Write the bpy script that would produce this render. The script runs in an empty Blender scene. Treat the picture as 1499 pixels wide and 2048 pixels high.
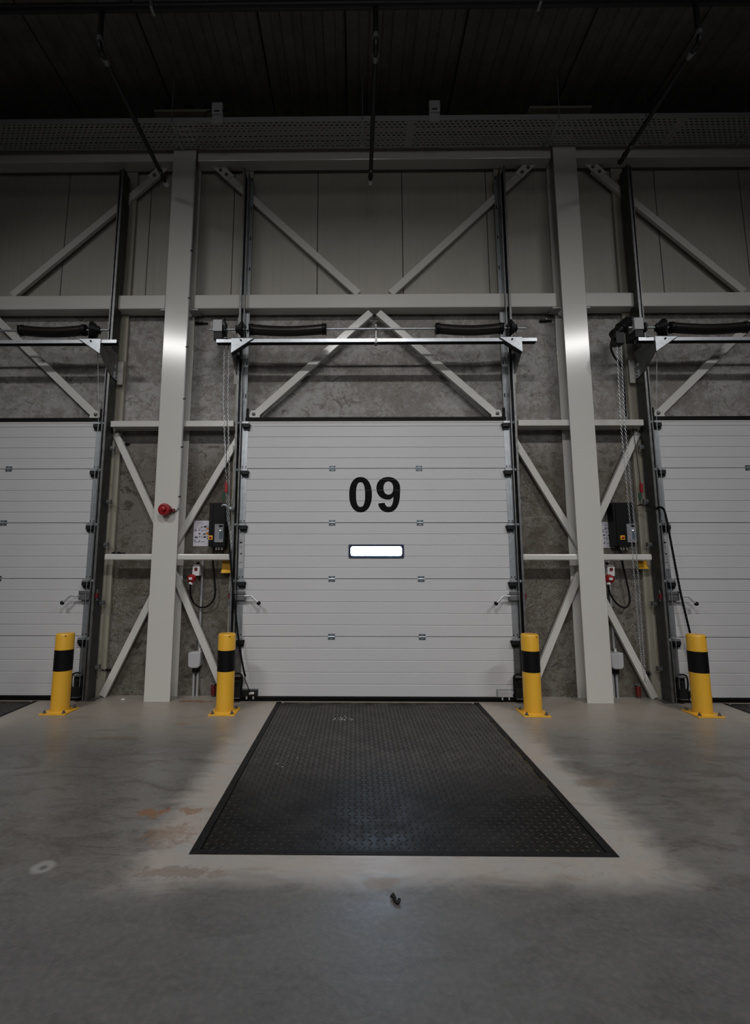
import bpy, math, random
from mathutils import Vector, Matrix
random.seed(7)
PI = math.pi
S = bpy.context.scene
COL = S.collection
PITCH = 4.6135          # spacing of the dock bays (and of the columns)
CX = 2.307              # column centre, left and right of the middle bay

# ------------------------------------------------------------------ mesh builder
class MB:
    def __init__(s): s.v = []; s.f = []
    def add(s, vs, fs):
        o = len(s.v); s.v += [tuple(p) for p in vs]; s.f += [tuple(i + o for i in f) for f in fs]; return s
    def box(s, x0, x1, y0, y1, z0, z1):
        return s.add([(x0,y0,z0),(x1,y0,z0),(x1,y1,z0),(x0,y1,z0),(x0,y0,z1),(x1,y0,z1),(x1,y1,z1),(x0,y1,z1)],
                     [(0,3,2,1),(4,5,6,7),(0,1,5,4),(1,2,6,5),(2,3,7,6),(3,0,4,7)])
    def prism(s, poly, axis, a0, a1):
        n = len(poly)
        def P(u, w, a):
            return (a,u,w) if axis == 'x' else ((u,a,w) if axis == 'y' else (u,w,a))
        vs = [P(u,w,a0) for u,w in poly] + [P(u,w,a1) for u,w in poly]
        fs = [tuple(range(n))[::-1], tuple(range(n, 2*n))] + [(i,(i+1)%n,n+(i+1)%n,n+i) for i in range(n)]
        return s.add(vs, fs)
    def ring_sweep(s, pts, radii, n=10, cap=True):
        pts = [Vector(p) for p in pts]; m = len(pts)
        t0 = (pts[1]-pts[0]).normalized()
        up = Vector((0,0,1)) if abs(t0.z) < .9 else Vector((0,1,0))
        nrm = (up - t0*up.dot(t0)).normalized()
        vs = []; prev = t0
        for i in range(m):
            t = (pts[min(i+1,m-1)]-pts[max(i-1,0)])
            t = t.normalized() if t.length > 1e-9 else prev
            nrm = (nrm - t*nrm.dot(t))
            nrm = nrm.normalized() if nrm.length > 1e-6 else t.orthogonal().normalized()
            b = t.cross(nrm); prev = t
            for k in range(n):
                a = 2*PI*k/n
                vs.append(pts[i] + (nrm*math.cos(a)+b*math.sin(a))*radii[i])
        fs = [(i*n+k, i*n+(k+1)%n, (i+1)*n+(k+1)%n, (i+1)*n+k) for i in range(m-1) for k in range(n)]
        if cap: fs += [tuple(range(n))[::-1], tuple(range((m-1)*n, m*n))]
        return s.add(vs, fs)
    def cyl(s, p0, p1, r0, r1=None, n=16):
        return s.ring_sweep([p0,p1],[r0, r0 if r1 is None else r1], n)
    def tube(s, pts, r, n=8, sub=6):
        P = [Vector(p) for p in pts]; out = []
        for i in range(len(P)-1):
            a, b, c, d = P[max(i-1,0)], P[i], P[i+1], P[min(i+2,len(P)-1)]
            for k in range(sub):
                t = k/sub
                out.append(.5*((2*b)+(c-a)*t+(2*a-5*b+4*c-d)*t*t+(3*b-a-3*c+d)*t**3))
        out.append(P[-1])
        return s.ring_sweep(out, [r]*len(out), n)
    def lathe(s, c, axis, prof, n=24):
        # prof: (distance along axis, radius)
        c = Vector(c); ax = Vector(axis).normalized()
        u = ax.orthogonal().normalized(); w = ax.cross(u)
        vs = []
        for t, r in prof:
            for k in range(n):
                a = 2*PI*k/n
                vs.append(c + ax*t + (u*math.cos(a)+w*math.sin(a))*max(r,1e-4))
        m = len(prof)
        fs = [(i*n+k, i*n+(k+1)%n, (i+1)*n+(k+1)%n, (i+1)*n+k) for i in range(m-1) for k in range(n)]
        fs += [tuple(range(n))[::-1], tuple(range((m-1)*n, m*n))]
        return s.add(vs, fs)
    def obox(s, p0, p1, w, y0, y1, ang0=None, ang1=None):
        # bar in the xz plane from p0 to p1 (centre line), width w
        a = Vector((p0[0],0,p0[1])); b = Vector((p1[0],0,p1[1])); d = (b-a).normalized()
        n = Vector((-d.z,0,d.x))*(w/2)
        q = [a-n, a+n, b+n, b-n]
        vs = [(p.x,y0,p.z) for p in q]+[(p.x,y1,p.z) for p in q]
        return s.add(vs, [(0,1,2,3),(7,6,5,4),(0,4,5,1),(1,5,6,2),(2,6,7,3),(3,7,4,0)])
    def build(s, name, mat, parent=None, bevel=0, smooth=None, label=None, kind=None):
        org = ORG.get(parent.name, Vector((0,0,0))) if parent else Vector((0,0,0))
        me = bpy.data.meshes.new(name)
        me.from_pydata([(p[0]-org.x, p[1]-org.y, p[2]-org.z) for p in s.v], [], s.f)
        me.materials.append(mat)
        import bmesh
        bm = bmesh.new(); bm.from_mesh(me); bmesh.ops.recalc_face_normals(bm, faces=bm.faces); bm.to_mesh(me); bm.free()
        if smooth is not None:
            me.polygons.foreach_set('use_smooth', [True]*len(me.polygons))
            me.set_sharp_from_angle(angle=math.radians(smooth))
        o = bpy.data.objects.new(name, me); COL.objects.link(o)
        if parent: o.parent = parent
        ORG[o.name] = org
        if bevel:
            b = o.modifiers.new('edge','BEVEL'); b.width = bevel; b.segments = 2; b.limit_method = 'ANGLE'; b.angle_limit = math.radians(40)
        if label: o['label'] = label
        if kind: o['kind'] = kind
        return o
ORG = {}
def tag(o, label, cat, group=None, kind=None):
    o['label'] = label; o['category'] = cat
    if group: o['group'] = group
    if kind: o['kind'] = kind
    return o
def thing(name, label, cat, loc, group=None, kind=None):
    o = bpy.data.objects.new(name, None); COL.objects.link(o); o.location = loc
    o.empty_display_size = .1
    ORG[o.name] = Vector(loc)
    return tag(o, label, cat, group, kind)

# ------------------------------------------------------------------ materials
def mat(name, col, rough=.5, metal=0., spec=.5, noise=None, bump=None, emit=None, coat=0):
    m = bpy.data.materials.new(name); m.use_nodes = True
    nt = m.node_tree; b = nt.nodes['Principled BSDF']
    b.inputs['Base Color'].default_value = (*col,1); b.inputs['Roughness'].default_value = rough
    b.inputs['Metallic'].default_value = metal; b.inputs['Specular IOR Level'].default_value = spec
    b.inputs['Coat Weight'].default_value = coat
    tc = nt.nodes.new('ShaderNodeTexCoord')
    if noise:
        sc, amt, col2 = noise
        n = nt.nodes.new('ShaderNodeTexNoise'); n.inputs['Scale'].default_value = sc; n.inputs['Detail'].default_value = 6
        nt.links.new(tc.outputs['Object'], n.inputs['Vector'])
        r = nt.nodes.new('ShaderNodeMapRange'); r.inputs[1].default_value = .35; r.inputs[2].default_value = .7; r.inputs[4].default_value = amt
        nt.links.new(n.outputs['Fac'], r.inputs[0])
        x = nt.nodes.new('ShaderNodeMix'); x.data_type = 'RGBA'
        x.inputs[6].default_value = (*col,1); x.inputs[7].default_value = (*col2,1)
        nt.links.new(r.outputs[0], x.inputs[0]); nt.links.new(x.outputs[2], b.inputs['Base Color'])
    if bump:
        sc, st = bump
        n = nt.nodes.new('ShaderNodeTexNoise'); n.inputs['Scale'].default_value = sc; n.inputs['Detail'].default_value = 4
        nt.links.new(tc.outputs['Object'], n.inputs['Vector'])
        bu = nt.nodes.new('ShaderNodeBump'); bu.inputs['Strength'].default_value = st; bu.inputs['Distance'].default_value = .01
        nt.links.new(n.outputs['Fac'], bu.inputs['Height']); nt.links.new(bu.outputs[0], b.inputs['Normal'])
    if emit:
        b.inputs['Emission Color'].default_value = (*emit[0],1); b.inputs['Emission Strength'].default_value = emit[1]
    return m

class NT:
    """small helper to write node graphs"""
    def __init__(s, name):
        s.m = bpy.data.materials.new(name); s.m.use_nodes = True; s.t = s.m.node_tree; s.b = s.t.nodes['Principled BSDF']
        s.co = s.t.nodes.new('ShaderNodeTexCoord').outputs['Object']
    def link(s, a, b): s.t.links.new(a, b)
    def val(s, sock, v):
        if isinstance(v, (int,float)): sock.default_value = v
        elif isinstance(v, tuple): sock.default_value = v
        else: s.link(v, sock)
    def noise(s, scale, detail=6, rough=.55, vec=None, stretch=None, dist=0):
        vec = vec or s.co
        if stretch:
            mp = s.t.nodes.new('ShaderNodeMapping'); mp.inputs['Scale'].default_value = stretch; s.link(vec, mp.inputs[0]); vec = mp.outputs[0]
        n = s.t.nodes.new('ShaderNodeTexNoise'); n.inputs['Scale'].default_value = scale; n.inputs['Detail'].default_value = detail
        n.inputs['Roughness'].default_value = rough; n.inputs['Distortion'].default_value = dist
        s.link(vec, n.inputs['Vector']); return n.outputs['Fac']
    def math(s, op, a, b=0., c=0.):
        n = s.t.nodes.new('ShaderNodeMath'); n.operation = op
        for i,v in enumerate((a,b,c)): s.val(n.inputs[i], v)
        return n.outputs[0]
    def ramp(s, v, lo, hi, o0=0., o1=1., smooth=True):
        n = s.t.nodes.new('ShaderNodeMapRange'); n.interpolation_type = 'SMOOTHSTEP' if smooth else 'LINEAR'
        s.val(n.inputs[0], v)
        for i,x in ((1,lo),(2,hi),(3,o0),(4,o1)): n.inputs[i].default_value = x
        return n.outputs[0]
    def mix(s, f, a, b):
        n = s.t.nodes.new('ShaderNodeMix'); n.data_type = 'RGBA'
        s.val(n.inputs[0], f)
        for i,v in ((6,a),(7,b)):
            if isinstance(v, tuple): n.inputs[i].default_value = (*v,1) if len(v)==3 else v
            else: s.link(v, n.inputs[i])
        return n.outputs[2]
    def xyz(s):
        n = s.t.nodes.new('ShaderNodeSeparateXYZ'); s.link(s.co, n.inputs[0]); return n.outputs
    def bump(s, h, strength, dist=.01):
        n = s.t.nodes.new('ShaderNodeBump'); n.inputs['Strength'].default_value = strength; n.inputs['Distance'].default_value = dist
        s.link(h, n.inputs['Height']); s.link(n.outputs[0], s.b.inputs['Normal'])

M = {}
M['paint']   = mat('beige_steel_paint', (.61,.60,.57), .17, 0, .45, noise=(3,.5,(.585,.575,.545)))
M['paint_shaded']  = mat('shaded_beige_paint', (.37,.355,.285), .42, 0, .4, noise=(3,.5,(.34,.325,.26)))  # darker copy of the beige: shadow on the posts is in the colour
M['white']   = mat('white_door_sheet', (.575,.575,.59), .42, 0, .4, noise=(2.0,.6,(.545,.545,.56)), bump=(90,.04))
M['galv']    = mat('galvanised_steel', (.50,.53,.56), .38, .75, .5, noise=(22,.8,(.38,.41,.44)))
M['galvdk']  = mat('weathered_galvanised_steel', (.23,.235,.24), .42, .65, .5, noise=(14,.8,(.13,.13,.135)))
M['trackdk'] = mat('dull_dark_galvanised_steel', (.085,.087,.088), .5, .5, .4, noise=(14,.8,(.05,.05,.05)))
M['galvbr']  = mat('bright_galvanised_steel', (.62,.65,.69), .36, .5, .5, noise=(18,.7,(.48,.51,.55)))
M['zinc']    = mat('zinc_plated_steel', (.22,.26,.285), .45, .5, .4, noise=(30,.8,(.14,.17,.19)))
M['dark']    = mat('dark_metal', (.013,.014,.015), .5, .2, .3)
M['blackrub']= mat('black_rubber', (.005,.005,.0055), .6, 0, .15)
M['blackpl'] = mat('black_plastic', (.007,.007,.0075), .45, 0, .2)
M['spring']  = mat('oiled_spring_steel', (.022,.020,.019), .28, .4, .5)
M['yellow']  = mat('yellow_safety_paint', (.84,.455,.040), .33, 0, .5, noise=(6,.6,(.77,.415,.035)))
M['blackp']  = mat('black_gloss_paint', (.005,.005,.0055), .5, 0, .2)
M['red']     = mat('red_plastic', (.30,.010,.014), .4, 0, .4)
M['redd']    = mat('dark_red_plastic', (.13,.012,.014), .45, 0, .4)
M['green']   = mat('green_tag', (.006,.055,.03), .5, 0, .4)
M['plgrey']  = mat('light_grey_plastic', (.44,.44,.46), .5, 0, .4)
M['plwhite'] = mat('white_plastic', (.66,.65,.64), .45, 0, .4)
M['greypanel']= mat('grey_keypad_foil', (.24,.25,.27), .5, 0, .4)
M['bluegrey']= mat('slate_button_foil', (.07,.10,.13), .5, 0, .4)
M['paper']   = mat('white_paper', (.60,.59,.66), .8, 0, .2)
M['ink']     = mat('dark_ink', (.03,.03,.045), .8, 0, .2)
M['inkgrey'] = mat('grey_ink', (.25,.25,.29), .8, 0, .2)
M['orange']  = mat('orange_ink', (.55,.20,.03), .8, 0, .2)
M['vinyl']   = mat('black_vinyl_digit', (.004,.004,.0045), .6, 0, .08)
M['bolt']    = mat('dull_bolt_steel', (.16,.155,.155), .45, .6, .5)
M['tray']    = mat('galvanised_tray_sheet', (.42,.43,.44), .5, .35, .5)
M['blackpipe']= mat('black_steel_pipe', (.010,.010,.011), .5, 0, .4)
M['screed']  = mat('grey_pipe_conduit', (.33,.335,.35), .45, 0, .4)
M['yellowworn']= mat('worn_yellow_paint', (.22,.16,.02), .6, 0, .3, noise=(60,1,(.03,.025,.02)))
M['led']     = mat('indicator_lamp', (.9,.95,1), .4, emit=((.9,.95,1),.8))
M['pane']    = mat('lit_window_pane', (.8,.85,.95), .2, emit=((.50,.72,1.0),26.))
M['winframe']= mat('dark_blue_window_frame', (.02,.03,.06), .35, 0, .5)
M['scrap']   = mat('black_scrap_rubber', (.006,.006,.006), .7)
M['whitebit']= mat('white_crumb', (.55,.55,.53), .7)

# --- floor concrete
n = NT('power_floated_concrete')
x,y,z = n.xyz()
big = n.noise(.9, 5, .6, dist=.4); mid = n.noise(3.2, 8, .62, stretch=(1,1.9,1), dist=.8); fine = n.noise(38, 6, .65)
streak = n.noise(5.5, 9, .7, stretch=(.55,1.8,1), dist=1.2)
base = n.mix(n.ramp(big,.35,.68), (.112,.105,.096), (.168,.160,.152))
base = n.mix(n.ramp(mid,.47,.66,0,.70), base, (.078,.071,.062))
base = n.mix(n.ramp(streak,.52,.64,0,.55), base, (.070,.062,.053))
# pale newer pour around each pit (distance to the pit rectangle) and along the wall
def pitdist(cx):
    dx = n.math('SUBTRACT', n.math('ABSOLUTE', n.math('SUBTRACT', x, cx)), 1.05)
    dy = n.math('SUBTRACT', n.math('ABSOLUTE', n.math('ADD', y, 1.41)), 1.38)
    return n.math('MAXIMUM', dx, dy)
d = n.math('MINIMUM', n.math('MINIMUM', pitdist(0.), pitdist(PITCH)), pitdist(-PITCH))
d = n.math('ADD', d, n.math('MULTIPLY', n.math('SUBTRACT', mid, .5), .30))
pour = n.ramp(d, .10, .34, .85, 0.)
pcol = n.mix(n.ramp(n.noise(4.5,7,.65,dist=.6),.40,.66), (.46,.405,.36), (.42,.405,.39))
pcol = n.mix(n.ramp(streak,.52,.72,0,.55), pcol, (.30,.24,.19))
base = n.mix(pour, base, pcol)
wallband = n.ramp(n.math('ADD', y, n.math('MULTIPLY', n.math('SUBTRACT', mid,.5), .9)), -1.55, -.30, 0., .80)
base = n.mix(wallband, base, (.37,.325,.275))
# front edge band: greyer, slightly bluish slab, with vignette darkening painted in towards the camera
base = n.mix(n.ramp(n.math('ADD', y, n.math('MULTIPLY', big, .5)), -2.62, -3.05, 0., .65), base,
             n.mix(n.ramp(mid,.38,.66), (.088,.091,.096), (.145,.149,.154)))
def spot(cx, cy, rx, ry, edge, colr, amt, nz):
    global base
    q = n.math('ADD', n.math('POWER', n.math('DIVIDE', n.math('SUBTRACT', x, cx), rx), 2.), n.math('POWER', n.math('DIVIDE', n.math('SUBTRACT', y, cy), ry), 2.))
    q = n.math('ADD', q, n.math('MULTIPLY', n.math('SUBTRACT', nz, .5), edge))
    base = n.mix(n.ramp(q, .25, .75, amt, 0.), base, colr)
nz1 = n.noise(17,7,.78); nz2 = n.noise(9,5,.7)
spot(-1.40,-2.38,.11,.075,6.,(.22,.085,.018),.8,nz1)
spot(-1.19,-2.35,.09,.06,7.,(.23,.095,.025),.65,nz1)
spot(-1.22,-2.62,.16,.14,6.,(.24,.135,.07),.5,nz1)
spot(-1.79,-.77,.11,.018,4.,(.33,.13,.04),.8,nz1)
spot(-1.93,-.02,.22,.07,3.5,(.26,.105,.04),.75,nz2)
spot(-2.22,-1.15,.32,.06,5.,(.14,.10,.06),.6,nz1)
spot(-1.05,-2.93,.30,.06,4.5,(.22,.165,.135),.7,nz1)
spot(1.35,-1.95,.18,.10,4.5,(.20,.135,.09),.55,nz1)
spot(1.95,-1.60,.12,.06,4.,(.13,.095,.07),.6,nz1)
spot(-.12,-3.0,.12,.05,4.,(.25,.165,.10),.5,nz1)
# plugged anchor hole: pale ring and dark centre
def ring(cx, cy, r0, r1, colr, amt):
    global base
    q = n.math('SQRT', n.math('ADD', n.math('POWER', n.math('SUBTRACT', x, cx), 2.), n.math('POWER', n.math('SUBTRACT', y, cy), 2.)))
    q = n.math('ADD', q, n.math('MULTIPLY', n.math('SUBTRACT', nz1, .5), .03))
    base = n.mix(n.ramp(q, r0, r1, amt, 0.), base, colr)
ring(-1.70,-2.90,.035,.065,(.34,.33,.32),.8); ring(-1.695,-2.905,.012,.026,(.10,.095,.09),.85)
# hairline scratches
for sc, st, amt in ((1.3,(1.0,2.6,1),.5),(2.1,(2.2,.8,1),.35)):
    s1 = n.math('ABSOLUTE', n.math('SUBTRACT', n.noise(sc,3,.5,stretch=st,dist=1.5), .5))
    base = n.mix(n.math('MULTIPLY', n.ramp(s1,.0005,.0030,1,0), n.ramp(big,.45,.62,0,amt)), base, (.07,.06,.05))
base = n.mix(n.ramp(fine,.35,.75,0,.22), base, (.30,.29,.28))
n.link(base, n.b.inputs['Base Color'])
n.val(n.b.inputs['Roughness'], n.ramp(mid,.3,.7,.30,.46)); n.b.inputs['Specular IOR Level'].default_value = .55
n.bump(n.math('ADD', fine, n.math('MULTIPLY', mid, 2.)), .12, .006)
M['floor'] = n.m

# --- cast concrete wall
n = NT('mottled_cast_concrete')
x,y,z = n.xyz()
a = n.noise(1.4,6,.6,dist=.5); b = n.noise(13,12,.80,stretch=(1,1,.85),dist=.4); c = n.noise(34,8,.70,stretch=(.75,1,1.25),dist=2.6)
stain = n.noise(9,12,.82,stretch=(.6,1,.95),dist=.6)
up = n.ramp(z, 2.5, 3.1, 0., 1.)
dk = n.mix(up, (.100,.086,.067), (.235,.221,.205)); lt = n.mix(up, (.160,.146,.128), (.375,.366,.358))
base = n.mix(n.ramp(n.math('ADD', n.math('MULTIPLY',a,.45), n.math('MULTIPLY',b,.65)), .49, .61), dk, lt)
# pale flaky curd marks, dense low down, and dark pores
flake = n.math('MULTIPLY', n.ramp(c,.51,.565), n.ramp(n.noise(2.4,6,.62),.41,.58))
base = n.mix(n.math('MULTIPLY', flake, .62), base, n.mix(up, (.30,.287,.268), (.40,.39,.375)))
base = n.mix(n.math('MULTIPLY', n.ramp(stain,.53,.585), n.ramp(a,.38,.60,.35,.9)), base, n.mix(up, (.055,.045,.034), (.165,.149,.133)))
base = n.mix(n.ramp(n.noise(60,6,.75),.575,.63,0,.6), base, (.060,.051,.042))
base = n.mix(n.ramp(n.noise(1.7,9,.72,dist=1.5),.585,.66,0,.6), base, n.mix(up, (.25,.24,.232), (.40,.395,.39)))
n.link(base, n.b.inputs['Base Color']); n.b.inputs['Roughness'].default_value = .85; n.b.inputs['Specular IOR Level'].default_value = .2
n.bump(n.math('ADD', c, b), .25, .01)
M['concrete'] = n.m

# --- upper cladding (micro-ribbed sheet)
n = NT('cream_cladding_sheet')
base = n.mix(n.ramp(n.noise(1.1,4,.5),.35,.7), (.395,.378,.335), (.365,.350,.310))
base = n.mix(n.ramp(n.noise(9,4,.6,stretch=(3,1,.08)),.5,.75,0,.25), base, (.28,.265,.235))
n.link(base, n.b.inputs['Base Color']); n.b.inputs['Roughness'].default_value = .5; n.b.inputs['Specular IOR Level'].default_value = .3
M['clad'] = n.m

# --- ceiling deck
n = NT('dusty_roof_deck')
base = n.mix(n.ramp(n.noise(2.5,8,.7),.35,.7), (.115,.108,.096), (.17,.16,.145))
base = n.mix(n.ramp(n.noise(26,6,.7),.5,.7,0,.5), base, (.075,.070,.062))
n.link(base, n.b.inputs['Base Color']); n.b.inputs['Roughness'].default_value = .8
M['ceil'] = n.m

# --- treadplate of the levellers
n = NT('worn_black_treadplate')
x,y,z = n.xyz()
dust = n.noise(2.2,8,.68,stretch=(.7,1.6,1),dist=.7); dust2 = n.noise(6,8,.7)
base = n.mix(n.ramp(dust,.40,.72), (.004,.004,.0042), (.013,.0122,.0118))
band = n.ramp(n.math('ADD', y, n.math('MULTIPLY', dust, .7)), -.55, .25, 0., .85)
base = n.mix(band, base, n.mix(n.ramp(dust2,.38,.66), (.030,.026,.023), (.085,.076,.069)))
base = n.mix(n.ramp(n.noise(5,9,.75,stretch=(.6,1.5,1)),.62,.74,0,.35), base, (.08,.077,.077))
n.link(base, n.b.inputs['Base Color']); n.b.inputs['Metallic'].default_value = 0.
n.val(n.b.inputs['Roughness'], n.ramp(dust2,.3,.7,.32,.55)); n.b.inputs['Specular IOR Level'].default_value = .19
M['tread'] = n.m
M['lug'] = mat('worn_tread_lug', (.016,.0155,.015), .40, .1, .28, noise=(2.2,.8,(.042,.039,.036)))
M['pitframe'] = mat('worn_black_pit_frame', (.006,.006,.0065), .55, 0, .15, noise=(30,.9,(.019,.0185,.0185)))

# ------------------------------------------------------------------ setting
def quad(mb, x0,x1,y0,y1,z): mb.add([(x0,y0,z),(x1,y0,z),(x1,y1,z),(x0,y1,z)],[(0,1,2,3)])
XL, XR, YB, YW = -9., 9., -16., .21
PX, PY0, PY1 = 1.052, -2.79, -.028     # half width of a pit, its front and back edges
mb = MB()
mb.box(XL,XR,YB,PY0,-.2,0); mb.box(XL,XR,PY1,.9,-.2,0)
xs = [XL]
for k in (-1,0,1): xs += [k*PITCH-PX, k*PITCH+PX]
xs.append(XR)
for i in range(0,len(xs),2): mb.box(xs[i],xs[i+1],PY0,PY1,-.2,0)
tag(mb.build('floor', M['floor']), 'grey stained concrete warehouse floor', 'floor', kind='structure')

mb = MB()
ZL = 4.50
ed = [XL]
for k in (-1,0,1): ed += [k*PITCH-1.53, k*PITCH+1.53]
ed.append(XR)
for i in range(0,len(ed),2): mb.box(ed[i],ed[i+1],YW,YW+.25,0,3.095)
mb.box(XL,XR,YW,YW+.25,3.095,ZL)
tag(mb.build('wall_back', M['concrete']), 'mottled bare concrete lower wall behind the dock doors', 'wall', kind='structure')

mb = MB()
seams = [-8.08+1.055*i for i in range(16)]
for i in range(len(seams)-1):
    a, b = seams[i]+.004, seams[i+1]-.004
    poly = [(a,YW+.05),(a,YW+.004),(a+.004,YW)]
    k = 12; w = (b-a)/k
    for j in range(1,k):
        c = a+w*j
        poly += [(c-.012,YW),(c-.006,YW+.0012),(c+.006,YW+.0012),(c+.012,YW)]
    poly += [(b-.004,YW),(b,YW+.004),(b,YW+.05)]
    mb.prism(poly,'z',ZL+.002,7.0)
tag(mb.build('wall_upper', M['clad']), 'cream ribbed sheet cladding of the upper wall', 'wall', kind='structure')

# ceiling: roof deck with shallow ribs running towards the wall, joints at the measured sheet edges
mb = MB(); ZC = 7.0
js = [-8.4,-7.2,-6.0,-4.83,-3.64,-2.466,-1.229,-.332,.923,2.222,3.363,4.55,5.75,6.95,8.15]
poly = [(js[0],ZC+.12)]
for a,b in zip(js,js[1:]):
    nr = 4 if b-a < 1.0 else 5
    w = (b-a-.02)/nr
    poly += [(a+.002,ZC+.10),(a+.010,ZC+.10)]
    for r in range(nr):
        c = a+.01+w*r
        poly += [(c+.004,ZC),(c+w*.50,ZC),(c+w*.60,ZC+.028),(c+w*.94,ZC+.028)]
    poly += [(b-.006,ZC),(b-.002,ZC+.10)]
poly += [(js[-1],ZC+.12)]
n_ = len(poly)
mb.add([(u,YB,w) for u,w in poly]+[(u,.6,w) for u,w in poly], [(i,i+1,n_+i+1,n_+i) for i in range(n_-1)])
mb.box(js[0],js[-1],YB,.6,ZC+.125,ZC+.2)
tag(mb.build('ceiling', M['ceil']), 'dark ribbed roof deck above the docks', 'ceiling', kind='structure')

# ------------------------------------------------------------------ columns
def column(cx, label):
    t = thing('steel_column', label, 'column', (cx,.07,0), 'main steel columns')
    h = .137; f = -.0475
    m = MB()
    m.box(cx-h,cx+h,f,f+.018,0,6.84); m.box(cx-h,cx+h,.172,.19,0,6.96); m.box(cx-.006,cx+.006,f+.0185,.1715,0,6.84); m.box(cx-.006,cx+.006,.10,.1715,6.84,6.96)
    m.build('h_section', M['paint'], t, bevel=.002)
    MB().box(cx-.40,cx+.36,f-.02,.20,6.962,6.995).build('cap_plate', M['paint_shaded'], t)
    # mortar skirt at the foot
    return t
colL = column(-CX, 'beige steel column carrying the red alarm beacon, rising from floor to roof')
colR = column(CX, 'plain beige steel column without a beacon, between door 09 and the motorised door')

# ------------------------------------------------------------------ horizontal steel
def beam(name, x0, x1, y0, y1, z0, z1, label, group, bev=.012, clip=None):
    o = MB().box(x0,x1,y0,y1,z0,z1).build(name, M['paint'], None, bevel=bev)
    return tag(o, label, 'beam', group)
g = .17
for x0,x1,w in ((-7.6,-CX-.145,'far left bay, above the left door'),(-CX+.145,CX-.145,'middle bay above door 09'),(CX+.145,7.6,'far right bay, above the right door')):
    beam('top_beam', x0,x1,0.0,.165,6.345,6.50,'dim beige top beam under the cable tray in the '+w,'top beams under the cable tray',.008)
for x0,x1,w in ((-7.6,-CX-g,'left of the beacon column'),(-CX+g,CX-g,'spanning door 09 between both columns'),(CX+g,7.6,'beyond the plain column, over the right door')):
    t = thing('wall_beam','deep beige box beam at mid height '+w,'beam',((x0+x1)/2,.1,4.42),'mid-height box beams')
    MB().box(x0,x1,.03,.2,4.425,4.60).build('box_section', M['paint'], t, bevel=.012)
    for s,e in ((1,x0),(-1,x1)):
        if abs(e) < 4:
            MB().box(min(e-s*.06,e+s*.05),max(e-s*.06,e+s*.05),.03,.17,4.405,4.420).build('seat_plate', M['plgrey'], t)
# rails between the door posts and the column webs
for cx,nm in ((-CX,'beacon column'),(CX,'plain column')):
    for s,sd in ((-1,'left'),(1,'right')):
        a, b = sorted((cx+s*.012, cx+s*.70))
        beam('wall_rail', a,b,-.015,.168,2.975,3.043,'beige upper rail level with the door tops, on the %s of the %s'%(sd,nm),'upper wall rails',.003)
        a, b = sorted((cx+s*.012, cx+s*(.665 if s*cx>0 else .722)))
        beam('wall_rail', a,b,-.025,.045,1.472,1.538,'beige tubular lower rail at box height, on the %s of the %s'%(sd,nm),'lower wall rails',.012)

# ------------------------------------------------------------------ diagonal braces
def brace(p0, p1, label, group, w=.078, y0=.06, y1=.12, plate=None, bolts=()):
    t = thing('diagonal_brace', label, 'brace', ((p0[0]+p1[0])/2,(y0+y1)/2,min(p0[1],p1[1])), group)
    MB().obox(p0,p1,w,y0,y1).build('bar', M['paint'], t, bevel=.004)
    if plate:
        MB().prism(plate,'y',y0-.014,y0-.002).build('gusset_plate', M['paint'], t)
    for bx,bz in bolts:
        MB().lathe((bx,y0-.016,bz),(0,-1,0),[(0,.022),(.003,.022),(.003,.016),(.016,.015),(.019,.010)],12).build('bolt', M['bolt'], t, smooth=40)
    return t
G1 = 'upper diagonal braces'
def upper(xt, xb, label):
    s = 1 if xb > xt else -1
    q = (6.44-6.30)/(6.44-4.66)*(xb-xt)
    brace((xt+q,6.30),(xb,4.66), label, G1, .085, .117,.163, plate=[(xt+s*.03,6.343),(xt+s*.19,6.343),(xt+s*.286,6.24),(xt+s*.21,6.16)], bolts=((xt+s*.125,6.308),(xt+s*.20,6.245)))
upper(-2.03,-.19,'upper diagonal brace above door 09, falling from the beacon column to the beam centre')
upper(2.04,.20,'upper diagonal brace above door 09, falling from the plain column to the beam centre')
upper(-2.53,-4.39,'upper diagonal brace over the left door, meeting the beacon column at the top')
upper(2.59,4.41,'upper diagonal brace over the right door, meeting the plain column at the top')
G2 = 'diagonal braces just above the doors'
def midb(c, s, label):
    xt, xb = c+s*.045, c+s*1.40
    brace((xt,4.385),(xb-s*.018,3.135), label, G2, .085, plate=[(xb+s*.045,3.112),(xb+s*.03,3.098),(xb-s*.075,3.098),(xb-s*.075,3.125),(xb-s*.0,3.185),(xb+s*.03,3.175)], bolts=((xb-s*.005,3.138),))
midb(0,-1,'beige brace behind the spring rail of door 09, running down to the left corner')
midb(0,1,'beige brace behind the spring rail of door 09, running down to the right corner')
midb(-PITCH,1,'beige brace behind the spring rail of the left door')
midb(PITCH,-1,'beige brace behind the spring rail of the right door')
G3 = 'K braces beside the columns'
for cx,nm in ((-CX,'beacon column'),(CX,'plain column')):
    inner = 1 if cx < 0 else -1
    for s in (-1,1):
        side = 'on the door 09 side' if s == inner else 'on the outer side'
        xo = cx+s*(.755 if s==inner else .705)
        brace((xo,2.93),(cx+s*.03,1.62), 'upper K brace %s of the %s, above the lower rail'%(side,nm), G3, .074, .116,.164)
        xo2 = cx+s*(.68 if s==inner else .66)
        brace((xo2,.012),(cx+s*.03,1.385), 'lower K brace %s of the %s, standing on the floor'%(side,nm), G3, .074, .116,.164)

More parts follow.
